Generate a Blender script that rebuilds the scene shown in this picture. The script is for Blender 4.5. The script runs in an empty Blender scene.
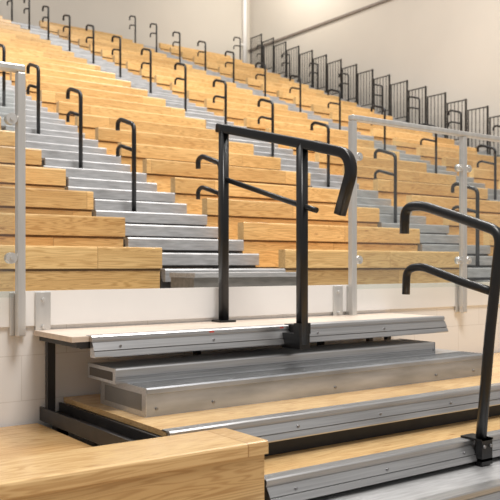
import bpy, bmesh, math, random
from mathutils import Vector
random.seed(4)
H = 1.6
S = bpy.context.scene
COL = S.collection
S.view_settings.view_transform = 'Standard'

# ---------------------------------------------------------------- materials
def newmat(name):
    m = bpy.data.materials.new(name); m.use_nodes = True
    nt = m.node_tree
    return m, nt, nt.nodes['Principled BSDF']

def N(nt, t, **kw):
    n = nt.nodes.new(t)
    for k, v in kw.items():
        setattr(n, k, v)
    return n

def wood(name, c1, c2, c3, rough=0.35, scale=1.0, board=1.9):
    m, nt, b = newmat(name)
    L = nt.links.new
    def math_(op, a, bb=None):
        n = N(nt, 'ShaderNodeMath', operation=op)
        if isinstance(a, (int, float)): n.inputs[0].default_value = a
        else: L(a, n.inputs[0])
        if bb is not None:
            if isinstance(bb, (int, float)): n.inputs[1].default_value = bb
            else: L(bb, n.inputs[1])
        return n.outputs[0]
    tc = N(nt, 'ShaderNodeTexCoord'); oi = N(nt, 'ShaderNodeObjectInfo')
    off = math_('MULTIPLY', oi.outputs['Random'], 37.0)
    add = N(nt, 'ShaderNodeVectorMath', operation='ADD')
    L(tc.outputs['Object'], add.inputs[0]); L(off, add.inputs[1])
    sx = N(nt, 'ShaderNodeSeparateXYZ'); L(add.outputs[0], sx.inputs[0])
    bx = math_('DIVIDE', sx.outputs[0], board)
    fr = math_('FRACT', bx); fl = math_('FLOOR', bx)
    joint = math_('LESS_THAN', fr, .0024)
    wn = N(nt, 'ShaderNodeTexWhiteNoise', noise_dimensions='1D'); L(fl, wn.inputs['W'])
    # shift the grain per board
    cb = N(nt, 'ShaderNodeCombineXYZ'); L(math_('MULTIPLY', wn.outputs['Value'], 13.0), cb.inputs[1])
    add2 = N(nt, 'ShaderNodeVectorMath', operation='ADD'); L(add.outputs[0], add2.inputs[0]); L(cb.outputs[0], add2.inputs[1])
    V = add2.outputs[0]
    mp = N(nt, 'ShaderNodeMapping'); mp.inputs['Scale'].default_value = (.6*scale, 10*scale, 10*scale)
    L(V, mp.inputs[0])
    n1 = N(nt, 'ShaderNodeTexNoise'); n1.inputs['Scale'].default_value = 1.5; n1.inputs['Detail'].default_value = 2; n1.inputs['Distortion'].default_value = .3
    L(mp.outputs[0], n1.inputs[0])
    sn = math_('SINE', math_('MULTIPLY', n1.outputs[0], 100))
    mr = N(nt, 'ShaderNodeMapRange'); mr.inputs[1].default_value = -1; mr.inputs[2].default_value = 1
    L(sn, mr.inputs[0])
    mpf = N(nt, 'ShaderNodeMapping'); mpf.inputs['Scale'].default_value = (3, 110, 110)
    L(V, mpf.inputs[0])
    nf = N(nt, 'ShaderNodeTexNoise'); nf.inputs['Scale'].default_value = 1; nf.inputs['Detail'].default_value = 3
    L(mpf.outputs[0], nf.inputs[0])
    mixf = N(nt, 'ShaderNodeMix'); mixf.inputs[0].default_value = .42
    L(mr.outputs[0], mixf.inputs[2]); L(nf.outputs[0], mixf.inputs[3])
    r = N(nt, 'ShaderNodeValToRGB')
    r.color_ramp.elements[0].color = (*c1, 1); r.color_ramp.elements[1].color = (*c2, 1)
    r.color_ramp.elements[0].position = 0.12; r.color_ramp.elements[1].position = 0.6
    L(mixf.outputs[0], r.inputs[0])
    mp2 = N(nt, 'ShaderNodeMapping'); mp2.inputs['Scale'].default_value = (0.7, 5, 5)
    L(V, mp2.inputs[0])
    n2 = N(nt, 'ShaderNodeTexNoise'); n2.inputs['Scale'].default_value = 1.0; n2.inputs['Detail'].default_value = 2
    L(mp2.outputs[0], n2.inputs[0])
    mx = N(nt, 'ShaderNodeMix', data_type='RGBA', blend_type='MULTIPLY')
    mx.inputs[0].default_value = 0.5
    r2 = N(nt, 'ShaderNodeValToRGB'); r2.color_ramp.elements[0].color = (0.77, 0.66, 0.52, 1); r2.color_ramp.elements[1].color = (1, 1, 1, 1)
    r2.color_ramp.elements[0].position = .35; r2.color_ramp.elements[1].position = .6
    L(n2.outputs[0], r2.inputs[0]); L(r.outputs[0], mx.inputs[6]); L(r2.outputs[0], mx.inputs[7])
    mp3 = N(nt, 'ShaderNodeMapping'); mp3.inputs['Scale'].default_value = (2.4, 9, 9)
    L(V, mp3.inputs[0])
    v = N(nt, 'ShaderNodeTexVoronoi'); v.inputs['Scale'].default_value = 1.0
    L(mp3.outputs[0], v.inputs['Vector'])
    r3 = N(nt, 'ShaderNodeValToRGB'); r3.color_ramp.elements[0].position = 0.03; r3.color_ramp.elements[1].position = 0.10
    r3.color_ramp.elements[0].color = (.8, .8, .8, 1); r3.color_ramp.elements[1].color = (0, 0, 0, 1)
    L(v.outputs['Distance'], r3.inputs[0])
    mx2 = N(nt, 'ShaderNodeMix', data_type='RGBA')
    mx2.inputs[7].default_value = (*c3, 1)
    L(math_('MAXIMUM', r3.outputs[0], math_('MULTIPLY', joint, .8)), mx2.inputs[0]); L(mx.outputs[2], mx2.inputs[6])
    mr2 = N(nt, 'ShaderNodeMapRange'); mr2.inputs[3].default_value = 0.84; mr2.inputs[4].default_value = 1.07
    L(wn.outputs['Value'], mr2.inputs[0])
    hs = N(nt, 'ShaderNodeHueSaturation'); L(mr2.outputs[0], hs.inputs['Value']); L(mx2.outputs[2], hs.inputs['Color'])
    L(hs.outputs[0], b.inputs['Base Color'])
    b.inputs['Roughness'].default_value = rough
    return m

def plain(name, c, rough=.5, metal=0., noise=0.08, nscale=6, stretch=(1, 1, 1), bump=0.0):
    m, nt, b = newmat(name); L = nt.links.new
    tc = N(nt, 'ShaderNodeTexCoord'); mp = N(nt, 'ShaderNodeMapping'); mp.inputs['Scale'].default_value = stretch
    L(tc.outputs['Object'], mp.inputs[0])
    n = N(nt, 'ShaderNodeTexNoise'); n.inputs['Scale'].default_value = nscale; n.inputs['Detail'].default_value = 4
    L(mp.outputs[0], n.inputs[0])
    r = N(nt, 'ShaderNodeValToRGB')
    r.color_ramp.elements[0].color = (*[max(0, x*(1-noise*2)) for x in c], 1)
    r.color_ramp.elements[1].color = (*[min(1, x*(1+noise)) for x in c], 1)
    r.color_ramp.elements[0].position = .3; r.color_ramp.elements[1].position = .7
    L(n.outputs[0], r.inputs[0]); L(r.outputs[0], b.inputs['Base Color'])
    b.inputs['Roughness'].default_value = rough; b.inputs['Metallic'].default_value = metal
    if bump:
        bp = N(nt, 'ShaderNodeBump'); bp.inputs['Strength'].default_value = bump; bp.inputs['Distance'].default_value = .002
        L(n.outputs[0], bp.inputs['Height']); L(bp.outputs[0], b.inputs['Normal'])
    return m

M_WOOD = wood('varnished_pine', (.56, .325, .115), (.81, .54, .235), (.36, .17, .055), rough=.28)
M_PLY = wood('plywood_deck', (.61, .37, .16), (.83, .575, .285), (.40, .20, .075), rough=.2, scale=1.2)
M_LEDGE = wood('ledge_pine', (.50, .29, .115), (.73, .48, .225), (.34, .16, .05), rough=.25, scale=1.2)
M_TOP = plain('pale_deck', (.70, .585, .485), .45, 0, .05, 5, (1, 8, 8))
M_ALU = plain('brushed_aluminium', (.54, .54, .545), .32, .85, .10, 5, (.5, 26, 26), .15)
M_BRUSH = plain('brushed_box_aluminium', (.47, .485, .51), .34, .72, .17, 1.3, (2.0, 10, 10), .1)
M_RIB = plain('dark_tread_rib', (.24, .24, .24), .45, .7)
M_ALU2 = plain('far_aluminium', (.47, .47, .475), .45, .45, .12, 5, (1.5, 12, 12))
M_ALU3 = plain('dull_aluminium_panel', (.24, .23, .215), .5, .4, .12, 4, (2, 8, 8))
M_STEEL = plain('satin_steel', (.70, .69, .67), .32, .6, .05, 30, (1, 1, .1))
M_BLACK = plain('black_powder_coat', (.006, .006, .007), .33, 0, .1, 40)
M_FRAME = plain('black_steel_frame', (.02, .018, .018), .5, 0, .2, 12)
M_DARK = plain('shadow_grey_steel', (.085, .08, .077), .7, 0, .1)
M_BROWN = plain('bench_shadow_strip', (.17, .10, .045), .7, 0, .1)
M_WALL = plain('cream_wall_paint', (.63, .585, .52), .8, 0, .02, .6)
M_TRIM = plain('beige_trim_paint', (.24, .20, .17), .6, 0, .05)
M_WHITE = plain('white_panel_paint', (.90, .885, .87), .5, 0, .015, 3)
M_FLOOR = plain('gym_floor_maple', (.55, .38, .2), .3, 0, .05, 3)
M_RED = plain('red_sticker', (.7, .08, .05), .5)
M_BOLT = plain('bolt_zinc', (.30, .30, .31), .35, .9)

M_BLOCK, nt, b = newmat('painted_block')
tc = N(nt, 'ShaderNodeTexCoord'); mp = N(nt, 'ShaderNodeMapping'); mp.inputs['Rotation'].default_value = (math.radians(-90), 0, 0)
nt.links.new(tc.outputs['Object'], mp.inputs[0])
br = N(nt, 'ShaderNodeTexBrick'); br.inputs['Scale'].default_value = 1.0
br.inputs['Brick Width'].default_value = .42; br.inputs['Row Height'].default_value = .2; br.inputs['Mortar Size'].default_value = .002
br.inputs['Color1'].default_value = (.90, .88, .86, 1); br.inputs['Color2'].default_value = (.89, .87, .85, 1); br.inputs['Mortar'].default_value = (.76, .73, .70, 1)
nt.links.new(mp.outputs[0], br.inputs[0]); nt.links.new(br.outputs[0], b.inputs['Base Color'])
b.inputs['Roughness'].default_value = .6

M_GLASS = bpy.data.materials.new('clear_glass'); M_GLASS.use_nodes = True
nt = M_GLASS.node_tree; nt.nodes.clear()
o = N(nt, 'ShaderNodeOutputMaterial'); t = N(nt, 'ShaderNodeBsdfTransparent'); t.inputs[0].default_value = (.95, .97, .96, 1)
g = N(nt, 'ShaderNodeBsdfGlossy'); g.inputs['Roughness'].default_value = .03
mx = N(nt, 'ShaderNodeMixShader'); mx.inputs[0].default_value = .07
nt.links.new(t.outputs[0], mx.inputs[1]); nt.links.new(g.outputs[0], mx.inputs[2]); nt.links.new(mx.outputs[0], o.inputs[0])

# ---------------------------------------------------------------- helpers
def link(o): COL.objects.link(o); return o

def thing(name, loc, label, cat, group=None):
    e = bpy.data.objects.new(name, None); e.empty_display_size = .1
    e.location = (loc[0], loc[1], loc[2]+H); link(e)
    assert 4 <= len(label.split()) <= 12, label
    e['label'] = label; e['category'] = cat
    if group: e['group'] = group
    return e

def obj_from_bm(name, bm, mat, parent=None, smooth=False, label=None):
    bmesh.ops.recalc_face_normals(bm, faces=bm.faces)
    me = bpy.data.meshes.new(name); bm.to_mesh(me); bm.free()
    mats = mat if isinstance(mat, (list, tuple)) else [mat]
    for x in mats: me.materials.append(x)
    ob = bpy.data.objects.new(name, me); link(ob)
    if parent: ob.parent = parent
    if label: ob['label'] = label
    return ob

def add_box(bm, x0, x1, y0, y1, z0, z1, bev=0, mi=0, seg=2):
    r = bmesh.ops.create_cube(bm, size=1)
    vs = r['verts']
    for v in vs:
        v.co = Vector((x0+(v.co.x+.5)*(x1-x0), y0+(v.co.y+.5)*(y1-y0), z0+(v.co.z+.5)*(z1-z0)))
    if bev:
        es = list(set(e for v in vs for e in v.link_edges))
        bmesh.ops.bevel(bm, geom=es, offset=bev, segments=seg, affect='EDGES', profile=.5)

def boxes(name, lst, mat, parent=None, bev=0, label=None):
    bm = bmesh.new()
    for bx in lst: add_box(bm, *bx[:6], bev=bev)
    return obj_from_bm(name, bm, mat, parent, label=label)

def each(name, lst, mat, parent, bev=0):
    for bx in lst: boxes(name, [bx], mat, parent, bev)

def add_prism(bm, prof, x0, x1):
    n = len(prof)
    a = [bm.verts.new((x0, p[0], p[1])) for p in prof]
    c = [bm.verts.new((x1, p[0], p[1])) for p in prof]
    bm.faces.new(a); bm.faces.new(c[::-1])
    for i in range(n):
        bm.faces.new((a[i], c[i], c[(i+1) % n], a[(i+1) % n]))

def fillet(pts, rad, seg=6):
    pts = [Vector(p) for p in pts]; out = [pts[0]]
    for i in range(1, len(pts)-1):
        p = pts[i]; d0 = (pts[i-1]-p); d1 = (pts[i+1]-p)
        r = min(rad, d0.length*.48, d1.length*.48)
        a = p+d0.normalized()*r; b2 = p+d1.normalized()*r
        for k in range(seg+1):
            t = k/seg
            out.append((1-t)**2*a+2*t*(1-t)*p+t*t*b2)
    out.append(pts[-1]); return out

def add_tube(bm, pts, r, n=12, sq=False):
    rings = []; L = len(pts)
    ref = None
    cs = []
    for k in range(n):
        a = 2*math.pi*(k+.5)/n; c, s = math.cos(a), math.sin(a)
        if sq:
            e = .45; c = math.copysign(abs(c)**e, c); s = math.copysign(abs(s)**e, s)
        cs.append((c, s))
    for i, p in enumerate(pts):
        if i == 0: t = pts[1]-pts[0]
        elif i == L-1: t = pts[-1]-pts[-2]
        else: t = (pts[i+1]-pts[i]).normalized()+(pts[i]-pts[i-1]).normalized()
        t.normalize()
        if ref is None:
            ref = Vector((1, 0, 0)) if abs(t.x) < .9 else Vector((0, 1, 0))
        u = (ref-t*ref.dot(t)).normalized(); w = t.cross(u); ref = u
        rings.append([bm.verts.new(p+u*r*c+w*r*s) for c, s in cs])
    fs = []
    for i in range(L-1):
        for k in range(n):
            fs.append(bm.faces.new((rings[i][k], rings[i][(k+1) % n], rings[i+1][(k+1) % n], rings[i+1][k])))
    for f in fs: f.smooth = True
    bm.faces.new(rings[0][::-1]); bm.faces.new(rings[-1])

def tube(name, pts, r, mat, parent, rad=.06, n=12, sq=False):
    bm = bmesh.new(); add_tube(bm, fillet(pts, rad), r, n, sq)
    return obj_from_bm(name, bm, mat, parent)

def cyl(bm, c, r, h, axis, n=12):
    c = Vector(c); a = Vector(axis).normalized()
    add_tube(bm, [c-a*h/2, c+a*h/2], r, n)

def copy_thing(src, loc, label=None):
    e = src.copy(); link(e); e.location = (loc[0], loc[1], loc[2]+H)
    for c in src.children:
        d = c.copy(); d.parent = e; link(d)
    if label: e['label'] = label
    return e

def structure(ob): ob['kind'] = 'structure'; return ob

# ---------------------------------------------------------------- room
WY = 3.45
XE, YB, XR = 15.1, 21.45, 15.55
structure(boxes('floor', [(-6, 18, -4, 24, -.1, 0)], M_FLOOR))
structure(boxes('wall_back', [(-6, XR+.2, YB, YB+.2, 0, 11.5)], M_WALL))
structure(boxes('wall_right', [(XR, XR+.2, -4, YB, 0, 11.5)], M_WALL))
structure(boxes('trim_1', [(XR-.05, XR, -4, YB, 7.05+H, 7.115+H)], M_TRIM))
structure(boxes('wall_divider', [(-3, XR, WY, WY+.15, 0, -.12+H)], M_BLOCK))
structure(boxes('trim_2', [(-3, XR, WY-.012, WY, -.27+H, -.115+H)], M_WHITE))
structure(boxes('floor_concourse', [(-3, XR, WY+.15, 5.38, 0, -.27+H)], plain('concrete_grey', (.4, .38, .35), .7)))
p = thing('wall_pipe', (15.3, YB-.1, 4), 'cream painted vertical pipe in the wall corner', 'pipe')
bm = bmesh.new(); add_tube(bm, [Vector((0, 0, 2.3)), Vector((0, 0, 5.8))], .07); obj_from_bm('pipe', bm, M_WHITE, p)
each('bracket', [(-.09, .09, 0, .1, 3.2, 3.26), (-.09, .09, 0, .1, 5, 5.06)], M_WHITE, p)

# ---------------------------------------------------------------- far stands
RUN, RISE, Y0, Z0 = .615, .261, 5.40, -.03
NR = 25
aisles = [3.62, 7.20, 10.78, 14.45]
AL, AR = .54, .66
secs = [(.6, aisles[0]-AL)]
for i in range(3): secs.append((aisles[i]+AR, aisles[i+1]-AL))
GB = 'bleacher benches'
for si, (xa, xb) in enumerate(secs):
    w = xb-xa-.01
    t0 = thing('bleacher_bench', (xa, Y0, Z0), 'long varnished pine bleacher bench row with closed front', 'bleacher bench', GB)
    bm = bmesh.new()
    prof = [(-.026, .004), (-.026, .150), (-.022, .160), (-.014, .165), (.065, .165), (.07, .158), (.07, .004)]
    add_prism(bm, prof, 0, w)
    obj_from_bm('seat', bm, M_WOOD, t0)
    boxes('riser_panel', [(0.006, w-.006, 0, .02, -.25, -.014)], M_WOOD, t0)
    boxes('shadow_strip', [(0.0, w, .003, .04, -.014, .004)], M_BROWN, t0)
    boxes('deck_board', [(0, w, .04, RUN-.006, -.03, 0)], M_PLY, t0)
    for j in range(1, NR):
        copy_thing(t0, (xa, Y0+RUN*j, Z0+RISE*j))
def mkstep(w):
    t0 = thing('aisle_step', (0, Y0, Z0), 'brushed aluminium aisle step with a half step in front', 'stair step', 'aisle steps')
    bm = bmesh.new()
    add_prism(bm, [(-.04, -.10), (-.04, -.012), (-.03, 0), (.06, 0), (.06, -.02), (0, -.10)], 0, w)
    obj_from_bm('nosing', bm, M_ALU2, t0)
    boxes('deck_board', [(0, w, .06, RUN-.006, -.025, 0)], M_ALU2, t0)
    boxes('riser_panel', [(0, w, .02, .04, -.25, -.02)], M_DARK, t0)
    bm = bmesh.new(); a = .16
    add_prism(bm, [(-.29, -.232), (-.29, -.142), (-.28, -.13), (.018, -.13), (.018, -.15), (-.26, -.15), (-.26, -.232)], a, w-.01)
    obj_from_bm('half_step', bm, M_ALU2, t0)
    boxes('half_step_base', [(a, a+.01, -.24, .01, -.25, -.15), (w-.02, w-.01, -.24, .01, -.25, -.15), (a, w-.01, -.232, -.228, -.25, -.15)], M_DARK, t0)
    return t0
t0 = mkstep(AL+AR-.02)
t1 = mkstep(XE-.11-(aisles[3]-AL)-.01)
for ai, xc in enumerate(aisles):
    src = t1 if ai == 3 else t0
    for j in range(NR):
        pos = (xc-AL+.01, Y0+RUN*j, Z0+RISE*j)
        if j == 0 and ai in (0, 3): src.location = (pos[0], pos[1], pos[2]+H)
        else: copy_thing(src, pos)
t = thing('aisle_landing_step', (2.98, 4.76, -.27), 'wide dull grey metal landing step at the aisle foot', 'stair step')
boxes('body', [(0, .93, .01, .33, 0, .18)], M_ALU3, t)
boxes('tread', [(-.01, .94, -.02, .335, .18, .215)], M_ALU2, t, .004)

hr = thing('aisle_handrail', (aisles[0], Y0+.05, Z0), 'black steel aisle handrail with two curled grips', 'handrail', 'aisle handrails')
tube('post', [(0, 0, 0), (0, 0, .86), (0, .28, .95), (0, .345, .93), (0, .345, .85)], .022, M_BLACK, hr, .06, 8)
tube('lower_grip', [(0, 0, .61), (0, .28, .69), (0, .345, .67), (0, .345, .59)], .019, M_BLACK, hr, .06, 8)
boxes('base_plate', [(-.05, .05, -.05, .05, 0, .012)], M_BLACK, hr)
for ai, xc in enumerate(aisles):
    for n in range(0, (NR+1)//2):
        if ai == 0 and n == 0: continue
        j = 2*n
        copy_thing(hr, (xc, Y0+RUN*j+.25, Z0+RISE*j))
hr.location.y -= .02; hr.location.x += .03
bm = bmesh.new()
for j in range(NR):
    add_box(bm, 15.0, XE-.026, Y0+RUN*j, Y0+RUN*(j+1), -1.6, Z0+RISE*j+.02)
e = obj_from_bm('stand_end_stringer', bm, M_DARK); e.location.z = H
e['label'] = 'dark stepped side stringer closing the end of the stand'; e['category'] = 'stringer'
gr = thing('guard_rail_panel', (XE, Y0, Z0), 'black picket guard rail panel stepping down the stand end', 'railing', 'side guard rail panels')
PW = RUN; GH = 1.04
boxes('frame', [(-.012, .012, .02, PW-.035, GH-.024, GH), (-.012, .012, .02, PW-.035, .12, .14), (-.018, .018, 0, .034, -.24, GH+.01), (-.014, .014, PW-.06, PW-.035, .12, GH)], M_BLACK, gr)
pm = boxes('picket', [(-.006, .006, -.006, .006, .14, GH-.024)], M_BLACK, gr)
pm.location.y = .13
for k in range(1, 4):
    d = pm.copy(); d.parent = gr; d.location.y = .13+k*.11; link(d)
for n in range(1, NR):
    copy_thing(gr, (XE, Y0+RUN*n, Z0+RISE*n))

# ---------------------------------------------------------------- glass guard rail
def steel_post(x, plates):
    t = thing('glass_rail_post', (x, WY-.05, -.3), 'brushed stainless guard rail post with round glass clamps', 'railing post', 'glass rail posts')
    boxes('post', [(-.018, .018, -.02, .02, -.01, 1.135)], M_STEEL, t, .005)
    for px in plates:
        bm = bmesh.new()
        add_box(bm, px-.036, px+.036, .028, .038, -.01, .18, .003)
        for zz in (.025, .145): cyl(bm, (px, .024, zz), .009, .016, (0, 1, 0))
        if abs(px) < .05: add_box(bm, -.012, .012, .015, .034, .03, .14)
        obj_from_bm('mounting_plate', bm, M_STEEL, t)
    return t
def clamps(t, side):
    for z in (.33, .93):
        bm = bmesh.new(); cyl(bm, (side*.042, 0, z), .024, .034, (0, 1, 0), 20)
        add_box(bm, min(0, side*.04), max(0, side*.04), -.010, .010, z-.010, z+.010)
        cyl(bm, (side*.042, -.02, z), .009, .008, (0, 1, 0))
        obj_from_bm('glass_clamp', bm, M_STEEL, t)
X2 = 3.205
p1 = steel_post(1.236, [0, .115]); clamps(p1, -1)
p2 = steel_post(X2, [-.085, 0.02]); clamps(p2, 1)
p3 = steel_post(4.187, [0.0]); clamps(p3, -1); clamps(p3, 1)
p4 = steel_post(5.14, [0.0]); clamps(p4, -1)
def glass(x0, x1):
    t = thing('glass_screen', (x0, WY-.05, -.3), 'clear glass guard screen clamped between steel posts', 'glass screen', 'glass guard screens')
    boxes('pane', [(0, x1-x0, -.005, .005, .16, 1.05)], M_GLASS, t)
glass(-.1, 1.236-.03); glass(X2+.03, 4.187-.03); glass(4.187+.03, 5.14-.03)
for (a, c) in ((-.3, 1.254), (X2-.018, 5.3)):
    t = thing('top_rail', (a, WY-.05, .835), 'satin steel top rail over the glass panels', 'railing')
    boxes('rail', [(0, c-a, -.022, .022, 0, .034)], M_STEEL, t, .008)

# ---------------------------------------------------------------- nosing profile
def nosing(name, x0, x1, parent, yf=0, zt=0, hgt=.085, slope=.02):
    bm = bmesh.new()
    pr = [(yf+.05, zt+.003), (yf-.002, zt+.003), (yf-.008, zt-.002), (yf-.009, zt-.016),
          (yf-.004, zt-.018), (yf-.004, zt-.023), (yf-.010, zt-.025),
          (yf-.014-slope*.6, zt-hgt*.66), (yf-.009-slope*.6, zt-hgt*.69), (yf-.014-slope*.65, zt-hgt*.72),
          (yf-.015-slope, zt-hgt*.95), (yf-.013-slope, zt-hgt), (yf+.01, zt-hgt), (yf+.01, zt-.006), (yf+.05, zt-.003)]
    add_prism(bm, pr, x0, x1)
    ob = obj_from_bm(name, bm, M_ALU, parent)
    x = x0+.12
    while x < x1-.05:
        bm = bmesh.new(); cyl(bm, (x, yf-.012-slope*.45, zt-hgt*.5), .005, .008, (0, 1, 0), 10); x += .46
        obj_from_bm('bolt', bm, M_BOLT, parent)
    return ob

PF = 3.0
t = thing('landing_platform', (1.33, PF, -.29), 'pale plywood landing platform with black frame and aluminium nosing', 'platform')
boxes('deck_board', [(-.02, 2.21, .02, WY-PF-.014, -.022, 0)], M_TOP, t)
nosing('nosing', 0.055, 1.075, t); nosing('nosing', 1.125, 2.195, t)
boxes('frame', [(0, .02, .02, .42, -.045, -.022), (2.19, 2.21, .02, .42, -.05, -.022), (0.02, 2.19, .02, .04, -.05, -.022), (0.02, 2.19, .40, .42, -.05, -.022),
                (1.08, 1.12, .0, .42, -.1, -.022), (.30, .33, .02, .42, -.05, -.022)], M_FRAME, t)
each('leg', [(lx, lx+.03, .39, .42, -.31, -.05) for lx in (.80, 1.50, 1.62, 2.0, 2.15)], M_FRAME, t)
boxes('seam_cover', [(1.077, 1.123, -.035, .03, -.1, .006)], M_FRAME, t)
each('sticker', [(.62, .645, -.0105, -.0085, -.011, -.005), (1.02, 1.04, -.0105, -.0085, -.011, -.005)], M_RED, t)

# aluminium aisle steps
BH = .115
t = thing('aluminium_tread', (1.465, 2.95, -.60+BH), 'ribbed brushed aluminium tread lying on the step box', 'stair step')
bm = bmesh.new(); WA = 1.93
add_prism(bm, [(0, .0), (0, .012), (.006, .016), (.006, .024), (0, .028), (0, .056), (.004, .062), (.26, .062), (.26, .0)], 0.003, WA-.003)
obj_from_bm('tread', bm, M_ALU, t)
each('tread_rib', [(0.003, WA-.003, .02+k*.03, .026+k*.03, .061, .064) for k in range(7)], M_RIB, t)
each('end_plate', [(0, .003, -.003, .26, .0, .063), (WA-.003, WA, -.003, .26, .0, .063)], M_ALU, t)
boxes('end_recess_shade', [(-.001, .001, .02, .24, .012, .048)], M_DARK, t)  # flat dark sheet: shade of an open channel end, put in as colour

t = thing('aluminium_step_box', (1.515, 2.785, -.60), 'deep brushed aluminium step box with ribbed top', 'stair step')
bm = bmesh.new(); WB = 2.09; BD = .40
add_prism(bm, [(0, 0.0), (0, .088), (-.006, .091), (-.006, .109), (0, BH), (BD, BH), (BD, .0)], 0.004, WB-.004)
obj_from_bm('body', bm, M_BRUSH, t)
each('tread_rib', [(0.004, WB-.004, .014+k*.024, .020+k*.024, BH-.001, BH+.002) for k in range(6)], M_RIB, t)
each('end_plate', [(0, .004, -.004, BD+.002, 0, BH-.001), (WB-.004, WB, -.004, BD+.002, 0, BH-.001)], M_ALU, t)
boxes('end_recess_shade', [(-.001, .001, .03, .36, .022, .088)], M_RIB, t)  # dark patch on the flat end, painted as the shade of a hollow
for x in (.05, .32, 1.0, 1.7, 2.0):
    bm = bmesh.new(); cyl(bm, (x, -.002, .03), .006, .008, (0, 1, 0), 10); obj_from_bm('bolt', bm, M_BOLT, t)

def deck(x0, yf, yb, z, x1=6.2, mat=None, label='varnished plywood bleacher deck with aluminium nosing'):
    t = thing('bleacher_deck', (x0, yf, z), label, 'bleacher deck', 'lower bleacher decks')
    boxes('deck_board', [(0, x1-x0, .02, yb-yf, -.022, 0)], mat or M_PLY, t)
    nosing('nosing', 0, x1-x0, t, slope=.025)
    boxes('riser_panel', [(0.01, x1-x0, .03, .045, -H-z, -.022)], M_FRAME, t)  # black sheet whose colour stands in for the shaded gap under the nosing
    for k in range(3): boxes('leg', [(.25+k*1.4, .29+k*1.4, .05, .09, -H-z, -.022)], M_FRAME, t)
    return t
deck(1.45, 2.49, WY-.015, -.60)
deck(1.69, 2.235, 2.515, -.754)
deck(1.69, 1.96, 2.26, -.86, mat=M_ALU2, label='grey aluminium bleacher tread with aluminium nosing')
t = thing('steel_channel', (1.335, 2.50, -.66), 'black steel channel beam running out from the low wall', 'steel beam')
boxes('channel', [(0, .10, 0, .93, -.03, -.0), (0, .010, 0, .93, 0, .03), (.09, .10, 0, .93, 0, .04)], M_FRAME, t)
boxes('post', [(0.01, .045, .86, .89, 0, .32)], M_FRAME, t)
each('leg', [(.03, .08, .1, .16, -H+.66, -.03), (.03, .08, .8, .86, -H+.66, -.03)], M_FRAME, t)

t = thing('wooden_seat_section', (-1.2, 2.177, -.60), 'varnished pine bleacher seat section with solid wooden front', 'bleacher bench')
bm = bmesh.new()
add_prism(bm, [(0, -.045), (0, -.010), (.003, -.003), (.010, 0), (.263, 0), (.268, -.005), (.268, -.045)], 0, 2.86)
obj_from_bm('seat', bm, M_PLY, t)
boxes('riser_panel', [(0.01, 2.85, .010, .04, -1.0, -.047)], M_PLY, t)
boxes('back_panel', [(0.01, 2.85, .24, .262, -1.0, -.045)], M_FRAME, t)
t = thing('wooden_side_ledge', (-1.2, 2.46, -.70), 'varnished pine ledge between the seat and the low wall', 'bleacher deck')
boxes('deck_board', [(0, 2.525, 0, .32, -.03, 0), ], M_LEDGE, t, .003)
boxes('deck_board', [(0, 2.525, .325, .965, -.03, 0), ], M_LEDGE, t, .003)
each('support', [(.2, .26, .3, .36, -.90, -.03), (2.2, 2.26, .3, .36, -.90, -.03)], M_FRAME, t)

# ---------------------------------------------------------------- mid handrail
A = Vector((2.30, 3.38)); B = Vector((2.395, 2.87)); dr = (B-A)
def ab(s, z): q = A+dr*s; return (q.x-A.x, q.y-A.y, z+.29)
t = thing('platform_handrail', (A.x-.01, A.y, -.29), 'black steel handrail with two posts and downturned end', 'handrail')
tube('top_rail', [ab(-.07, .703), ab(.08, .686), ab(1.0, .565), ab(1.50, .495), ab(1.55, .42), ab(1.42, .225)], .0235, M_BLACK, t, .05, 16, True)
tube('mid_rail', [ab(0, .44), ab(1.0, .275), ab(1.17, .25)], .013, M_BLACK, t)
tube('post', [ab(0, 0-.29), ab(0, .68)], .022, M_BLACK, t, n=16, sq=True)
tube('post', [ab(1.0, -.37), ab(1.0, .56)], .023, M_BLACK, t, n=16, sq=True)
boxes('base_plate', [(-.045, .045, -.045, .045, 0, .01)], M_BLACK, t)
q = ab(1.0, 0)
boxes('bracket', [(q[0]-.03, q[0]+.03, q[1]-.02, q[1]+.11, -.10, -.03), (q[0]-.035, q[0]+.035, q[1]-.02, q[1]+.02, -.03, .02)], M_BLACK, t)

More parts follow.
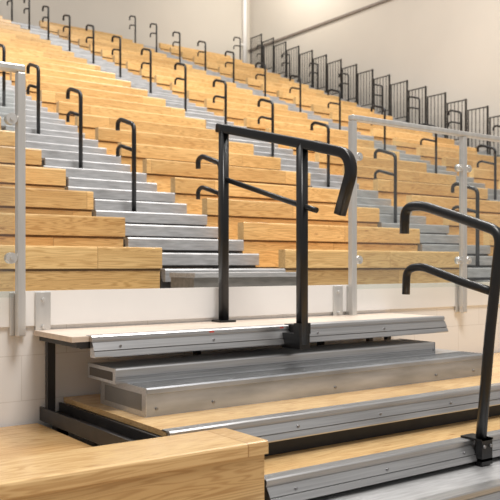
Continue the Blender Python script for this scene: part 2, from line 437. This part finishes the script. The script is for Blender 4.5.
t = thing('curled_handrail', (2.83, 2.20, -.754), 'black steel aisle handrail with two curled grips at the deck edge', 'handrail')
def rr(y, z, x=0): return (x, y-2.20, z+.754)
tube('post', [rr(2.20, -.81, -.012), rr(2.165, -.3, .01), rr(2.115, .14, .02), rr(2.30, .20, .02), rr(2.56, .28, .02), rr(2.66, .275, .02), rr(2.665, .15, .02)], .023, M_BLACK, t, .06)
tube('lower_grip', [rr(2.15, -.115, .015), rr(2.30, -.08, .02), rr(2.56, -.005, .02), rr(2.65, -.02, .02), rr(2.655, -.14, .02)], .019, M_BLACK, t, .06)
boxes('base_plate', [(-.035, .035, -.03, .045, -.085, -.073), (-.035, .035, -.03, -.0, -.1, .012), (-.04, .04, -.03, .08, .004, .012)], M_BLACK, t)
for xx in (-.022, .022):
    bm = bmesh.new(); cyl(bm, (xx, -.032, -.02), .007, .01, (0, 1, 0)); obj_from_bm('bolt', bm, M_BOLT, t)

# ---------------------------------------------------------------- lights
w = bpy.data.worlds.new('World'); S.world = w; w.use_nodes = True
bg = w.node_tree.nodes['Background']; bg.inputs[0].default_value = (1, .97, .94, 1); bg.inputs[1].default_value = .42
def area(loc, size, e, col=(1, .965, .92), tgt=None):
    l = bpy.data.lights.new('ceiling_light', 'AREA'); l.size = size; l.energy = e; l.color = col
    ob = bpy.data.objects.new('ceiling_light', l); link(ob); ob.location = (loc[0], loc[1], loc[2]+H)
    if tgt:
        d = Vector((tgt[0], tgt[1], tgt[2]+H))-ob.location
        ob.rotation_euler = d.to_track_quat('-Z', 'Y').to_euler()
area((2, .5, 5.5), 1.8, 310)
area((6, 4, 8), 2.5, 610, tgt=(6, 8, 0))
area((3, 10, 9.5), 2.5, 500, tgt=(4, 12, 3))
area((10, 9, 9.5), 2.5, 570, tgt=(11, 12, 2))
area((13.6, 17.6, 9.7), .8, 150, col=(1, .93, .82), tgt=(15.5, 18.9, 8.3))

cd = bpy.data.cameras.new('camera'); cam = bpy.data.objects.new('camera', cd); link(cam)
cd.sensor_width = 36; cd.lens = 36*800/500
cd.shift_y = .03
d = Vector((.5878, .8090, 0))
cam.location = (0, 0, H); cam.rotation_euler = d.to_track_quat('-Z', 'Y').to_euler()
cd.clip_start = .05
cd.dof.use_dof = True; cd.dof.focus_distance = 3.9; cd.dof.aperture_fstop = 5.6
S.camera = cam
